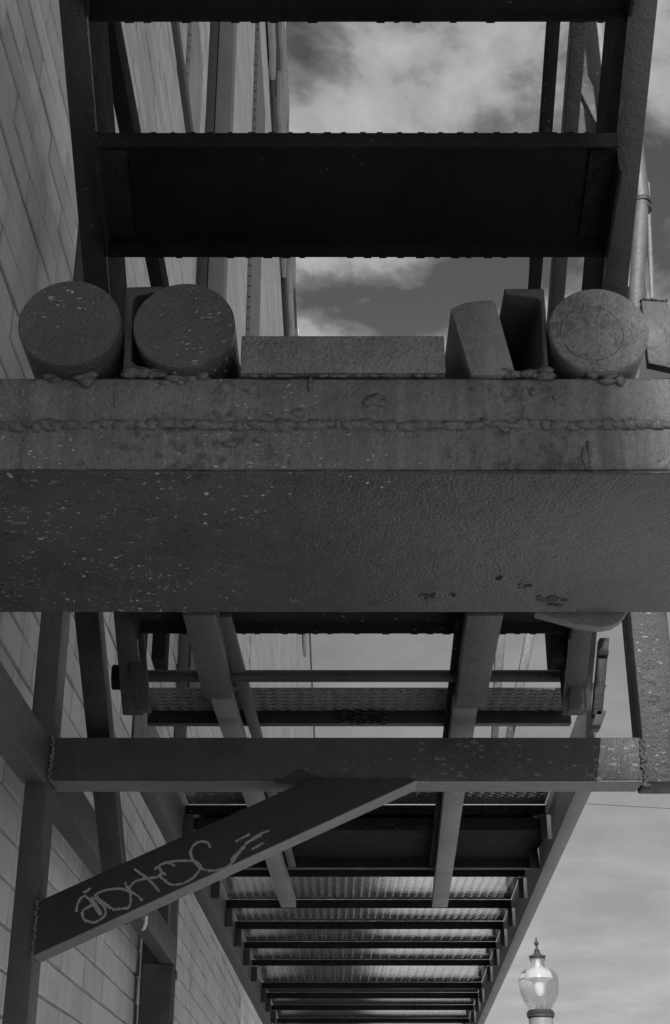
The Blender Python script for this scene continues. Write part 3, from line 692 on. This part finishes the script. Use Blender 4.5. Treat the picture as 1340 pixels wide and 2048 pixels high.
obj('side_rail', quad_arm((912, 1235), (935, 1235), (858, 1735), (872, 1735), ZA+0.036, 0.012, 0.0), M['black'], t, bevel=0.002)
# ================================================================== WALKWAY
walk = thing('walkway', 'long steel walkway of diamond plate on dark cross bars seen from below', 'walkway', (0.15, 7.5, 0.96))
ZB, ZP = 1.105, 1.14
def line_pt(z, u0, v0, slope, y):  # point at depth y on a straight member whose underside passes (u0,v0) at height z
    pass
ZS = 1.0
LA, LB = Pz(407, 1780, ZS), Pz(535, 2040, ZS)
RA, RB = Pz(1150, 1585, ZS), Pz(958, 2040, ZS)
def xl(y): return LA.x + (LB.x-LA.x)*(y-LA.y)/(LB.y-LA.y)
def xr(y): return RA.x + (RB.x-RA.x)*(y-RA.y)/(RB.y-RA.y)
YW0, YW1 = 3.46, 13.0
for fx, sd_, mt in ((xl, -1, 'stringer'), (xr, 1, 'grey')):
    bm = BM(); pr = [(0, 0), (0.045, 0), (0.045, 0.008), (0.007, 0.010), (0.007, 0.16), (0.045, 0.162), (0.045, 0.17), (0, 0.17)]
    A = [bm.verts.new((fx(YW0)+sd_*a, YW0, ZS+c)) for a, c in pr]; B_ = [bm.verts.new((fx(YW1)+sd_*a, YW1, ZS+c)) for a, c in pr]
    bm.faces.new(A); bm.faces.new(B_[::-1])
    for i in range(8): bm.faces.new((A[i], A[(i+1) % 8], B_[(i+1) % 8], B_[i]))
    obj('side_beam', bm, M[mt], walk, bevel=0.002)
bars_v = [1630, 1692, 1755, 1815, 1857, 1897, 1932, 1976, 1996, 2020, 2046, 2066, 2084, 2100]
ys = [Pz(700, v, ZB).y for v in bars_v]
ys = [y for y in ys if y < YW1-0.1]
def lug_plate(x0, x1, y0, y1, z, parent, pitch=0.034):
    """raised lugs under a diamond plate, joined as one"""
    bm = BM(); r = 0
    y = y0+pitch/2
    while y < y1:
        x = x0+0.015 + (pitch/2 if r % 2 else 0)
        while x < x1-0.01:
            a = 0.5 if (r % 2) else -0.5
            d = Vector((math.cos(a), math.sin(a), 0))*0.013; e = Vector((-math.sin(a), math.cos(a), 0))*0.0042; c = Vector((x, y, z))
            top = [bm.verts.new(c-Vector((0, 0, 0.0012)))]
            ring = [bm.verts.new(c+k) for k in (d, e, -d, -e)]
            for i in range(4): bm.faces.new((ring[i], ring[(i+1) % 4], top[0]))
            x += pitch
        y += pitch*0.5; r += 1
    if len(bm.verts) == 0: bm.free(); return
    bmesh.ops.recalc_face_normals(bm, faces=bm.faces)
    for f in bm.faces:
        if f.normal.z > 0: f.normal_flip()
    obj('plate_lug', bm, M['plate'], parent, kind='stuff', fin=False)
edges = [YW0+0.02] + ys + [YW1]
for i, y in enumerate(ys):
    bm = BM(); jig = random.Random(i).uniform(-0.004, 0.004)
    x0, x1 = xl(y)+0.002, xr(y)-0.002
    prism(bm, [Vector((x0, y+a, c)) for a, c in ((0, ZB+jig), (0.006, ZB+jig), (0.006, ZP-0.008), (0.04, ZP-0.008), (0.04, ZP-0.002), (0, ZP-0.002))], (x1-x0, 0, 0))
    obj('cross_bar', bm, M['black'], walk, bevel=0.001)
for i in range(len(edges)-1):
    y0, y1 = edges[i]+ (0.012 if i else 0.85), edges[i+1]-0.004
    if i == 1: y0 += 0.11
    if y1 <= y0+0.02: continue
    bm = BM(); dx = 0.014
    hexa(bm, [Vector((xl(y0)+dx, y0, ZP)), Vector((xr(y0)-dx, y0, ZP)), Vector((xr(y1)-dx, y1, ZP)), Vector((xl(y1)+dx, y1, ZP)), Vector((xl(y0)+dx, y0, ZP+.005)), Vector((xr(y0)-dx, y0, ZP+.005)), Vector((xr(y1)-dx, y1, ZP+.005)), Vector((xl(y1)+dx, y1, ZP+.005))])
    pl = obj('deck_plate', bm, M['plate'], walk)
    if y0 < 9: lug_plate(xl(y0)+dx, xr(y0)-dx, y0, y1, ZP, pl, 0.034 if y0 < 6.5 else 0.05)
# stiffeners inside the side beams
for y in ys:
    for fx, s_ in ((xl, 1), (xr, -1)):
        bm = BM(); x = fx(y); box(bm, min(x+s_*0.0015, x+s_*0.035), max(x+s_*0.0015, x+s_*0.035), y-0.03, y-0.024, 1.02, ZB-0.006)
        obj('clip', bm, M['dark'], walk, bevel=0.001)
# broad pan tread hung under the walkway
za = 1.052; y0 = za*ray(700, 1660).y/ray(700, 1660).z; y1 = za*ray(700, 1735).y/ray(700, 1735).z
t = thing('pan_tread', 'broad black pan tread hung under the walkway between its side beams', 'tread', (0.1, (y0+y1)/2, za))
bm = BM(); x0, x1 = xl(y0)+0.03, xr(y1)-0.012
prism(bm, [Vector((x0, a, c)) for a, c in ((y0, za), (y0+.006, za), (y0+.006, za+.034), (y1-.006, za+.034), (y1-.006, za), (y1, za), (y1, za+.04), (y0, za+.04))], (x1-x0, 0, 0))
obj('pan', bm, M['black'], t, bevel=0.0015)
bm = BM(); box(bm, x0, x1, y1+0.001, y1+0.014, za-0.004, za+0.006); obj('pale_edge', bm, M['light_edge'], t)
# ragged diamond plate at the head of the walkway
zl = 1.09; yA = zl*ray(700, 1379).y/ray(700, 1379).z; yB_ = zl*ray(700, 1421).y/ray(700, 1421).z
xa, xb = Py(303, 1425, yB_).x, Py(1137, 1425, yB_).x
t = thing('landing_strip', 'narrow strip of diamond plate on a dark bar at the foot of the stair', 'plate', (0.05, yA, zl))
bm = BM(); box(bm, xa, xb, yA, yB_, zl, zl+0.005); pl = obj('plate', bm, M['weld'], t)
bm = BM(); pitch = 0.03; r = 0; y = yA+0.006
while y < yB_:
    x = xa+0.012+(0.015 if r % 2 else 0)
    while x < xb-0.01:
        a = 0.45 if r % 2 else -0.3
        bm.faces.ensure_lookup_table(); d = Vector((math.cos(a)*.014, math.sin(a)*.014, 0)); e = Vector((-math.sin(a)*.004, math.cos(a)*.004, 0)); c = Vector((x, y, zl))
        rg = [bm.verts.new(c+q_) for q_ in (d, e, -d, -e)]; tp = [bm.verts.new(c+q_*0.5+Vector((0, 0, -0.003))) for q_ in (d, e, -d, -e)]
        bm.faces.new(tp)
        for i_ in range(4): bm.faces.new((rg[i_], rg[(i_+1) % 4], tp[(i_+1) % 4], tp[i_]))
        x += pitch
    y += 0.0135; r += 1
obj('plate_lug', bm, M['weld'], pl, kind='stuff')
bm = BM(); box(bm, xa-0.01, xb+0.006, yB_+0.0005, yB_+0.03, zl-0.033, zl+0.004); obj('bar', bm, M['dark'], t, bevel=0.003)
bm = BM(); rw = random.Random(12)
for k in range(90):
    p = Py(rw.uniform(682, 770), rw.uniform(1408, 1448), yB_-0.008); blob(bm, p, (0.012, 0.006, 0.004), k, 1)
obj('hanging_lugs', bm, M['dark'], t, kind='stuff')
# little white drip seen under the wall tube
bm = BM(); tube(bm, [Py(293, 1832, 3.9), Py(291, 1848, 3.9), Py(288, 1857, 3.9), Py(283, 1861, 3.9)], [0.004, 0.0045, 0.004, 0.002], 10)
obj('white_hook', bm, M['lens'], label='small white plastic hook hanging below the chalked brace', cat='hook')
# landing stubs right of the stair foot seen against the sky
def sl(name, us, y, mat, dy, lab, cat):
    bm = BM(); prism(bm, [Py(u, v, y) for u, v in us], (0, dy, 0)); return obj(name, bm, mat, bevel=0.002, label=lab, cat=cat)
sl('rail_upright', [(1011, 1480), (1026, 1480), (1080, 1225), (1060, 1225)], 4.6, M['stringer'], 0.04, 'slanting grey rail seen against the sky between the right arm and the hanging bracket', 'rail')
sl('rail_upright', [(984, 1480), (996, 1480), (1014, 1225), (994, 1225)], 4.7, M['stringer'], 0.04, 'upright grey rail just right of the right sliding arm', 'rail')
# ================================================================== STREET LAMP
yL = 16.0
def zL(v): return yL*ray(1078, v).z/ray(1078, v).y
xL = Py(1078, 1975, yL).x; sL = (Py(1118, 1975, yL).x - Py(1078, 1975, yL).x)/40.0
lamp = thing('street_lamp', 'ornate street lamp with clear urn shaped globe and finial against the sky', 'street lamp', (xL, yL, G))
def lz(prof): return [(r*sL, zL(v)) for r, v in prof]
bm = BM(); lathe(bm, (xL, yL), [(24*sL, zL(2036)), (24*sL, zL(2200)-0.0), (26*sL, 0.2), (30*sL, -0.6), (44*sL, -0.8), (46*sL, G)]); obj('post', bm, M['grey'], lamp)
bm = BM(); lathe(bm, (xL, yL), lz([(24, 2037), (27, 2034), (27, 2030), (24, 2028), (26, 2025), (26, 2022), (22, 2020)])); 
for k in range(20):
    a = k*2*math.pi/20; blob(bm, (xL+26*sL*math.cos(a), yL+26*sL*math.sin(a), zL(2027)), (.012, .012, .012), 1, 1)
obj('collar', bm, M['dark'], lamp)
bm = BM(); lathe(bm, (xL, yL), lz([(22, 2019.5), (27, 2012), (33, 2000), (38, 1985), (40, 1970), (40, 1958), (37, 1949), (31, 1942), (23, 1938), (15, 1934), (13, 1928), (15, 1920), (16, 1914)])); g_ = obj('globe', bm, M['glass'], lamp)
bm = BM(); lathe(bm, (xL, yL), lz([(17, 1914), (17, 1912), (8, 1909), (5, 1903), (6, 1901), (3, 1898), (2, 1892), (4, 1890), (5, 1886), (3, 1884), (1.5, 1878), (0.8, 1874)])); obj('finial', bm, M['dark'], lamp)
bm = BM(); lathe(bm, (xL, yL), lz([(4, 1990), (8, 1984), (8, 1966), (22, 1958), (18, 1948), (9, 1940), (5, 1930), (4, 1916)])); obj('reflector', bm, M['lens'], lamp)
# overhead wire
bm = BM(); pts = [Py(u, v, 22) for u, v in ((1165, 1607), (1340, 1617))]; d_ = pts[1]-pts[0]
tube(bm, [pts[0]-d_*1.5 + Vector((0, 0, .15)), pts[0]-d_*0.5+Vector((0, 0, .02)), pts[0], pts[1], pts[1]+d_*2+Vector((0, 0, .15)), pts[1]+d_*5+Vector((0, 0, .9))], 0.005, 8)
obj('overhead_wire', bm, M['dark'], label='thin overhead wire crossing the sky right of the walkway', cat='wire')
for o in C.objects:
    if '_o' in o: del o['_o']
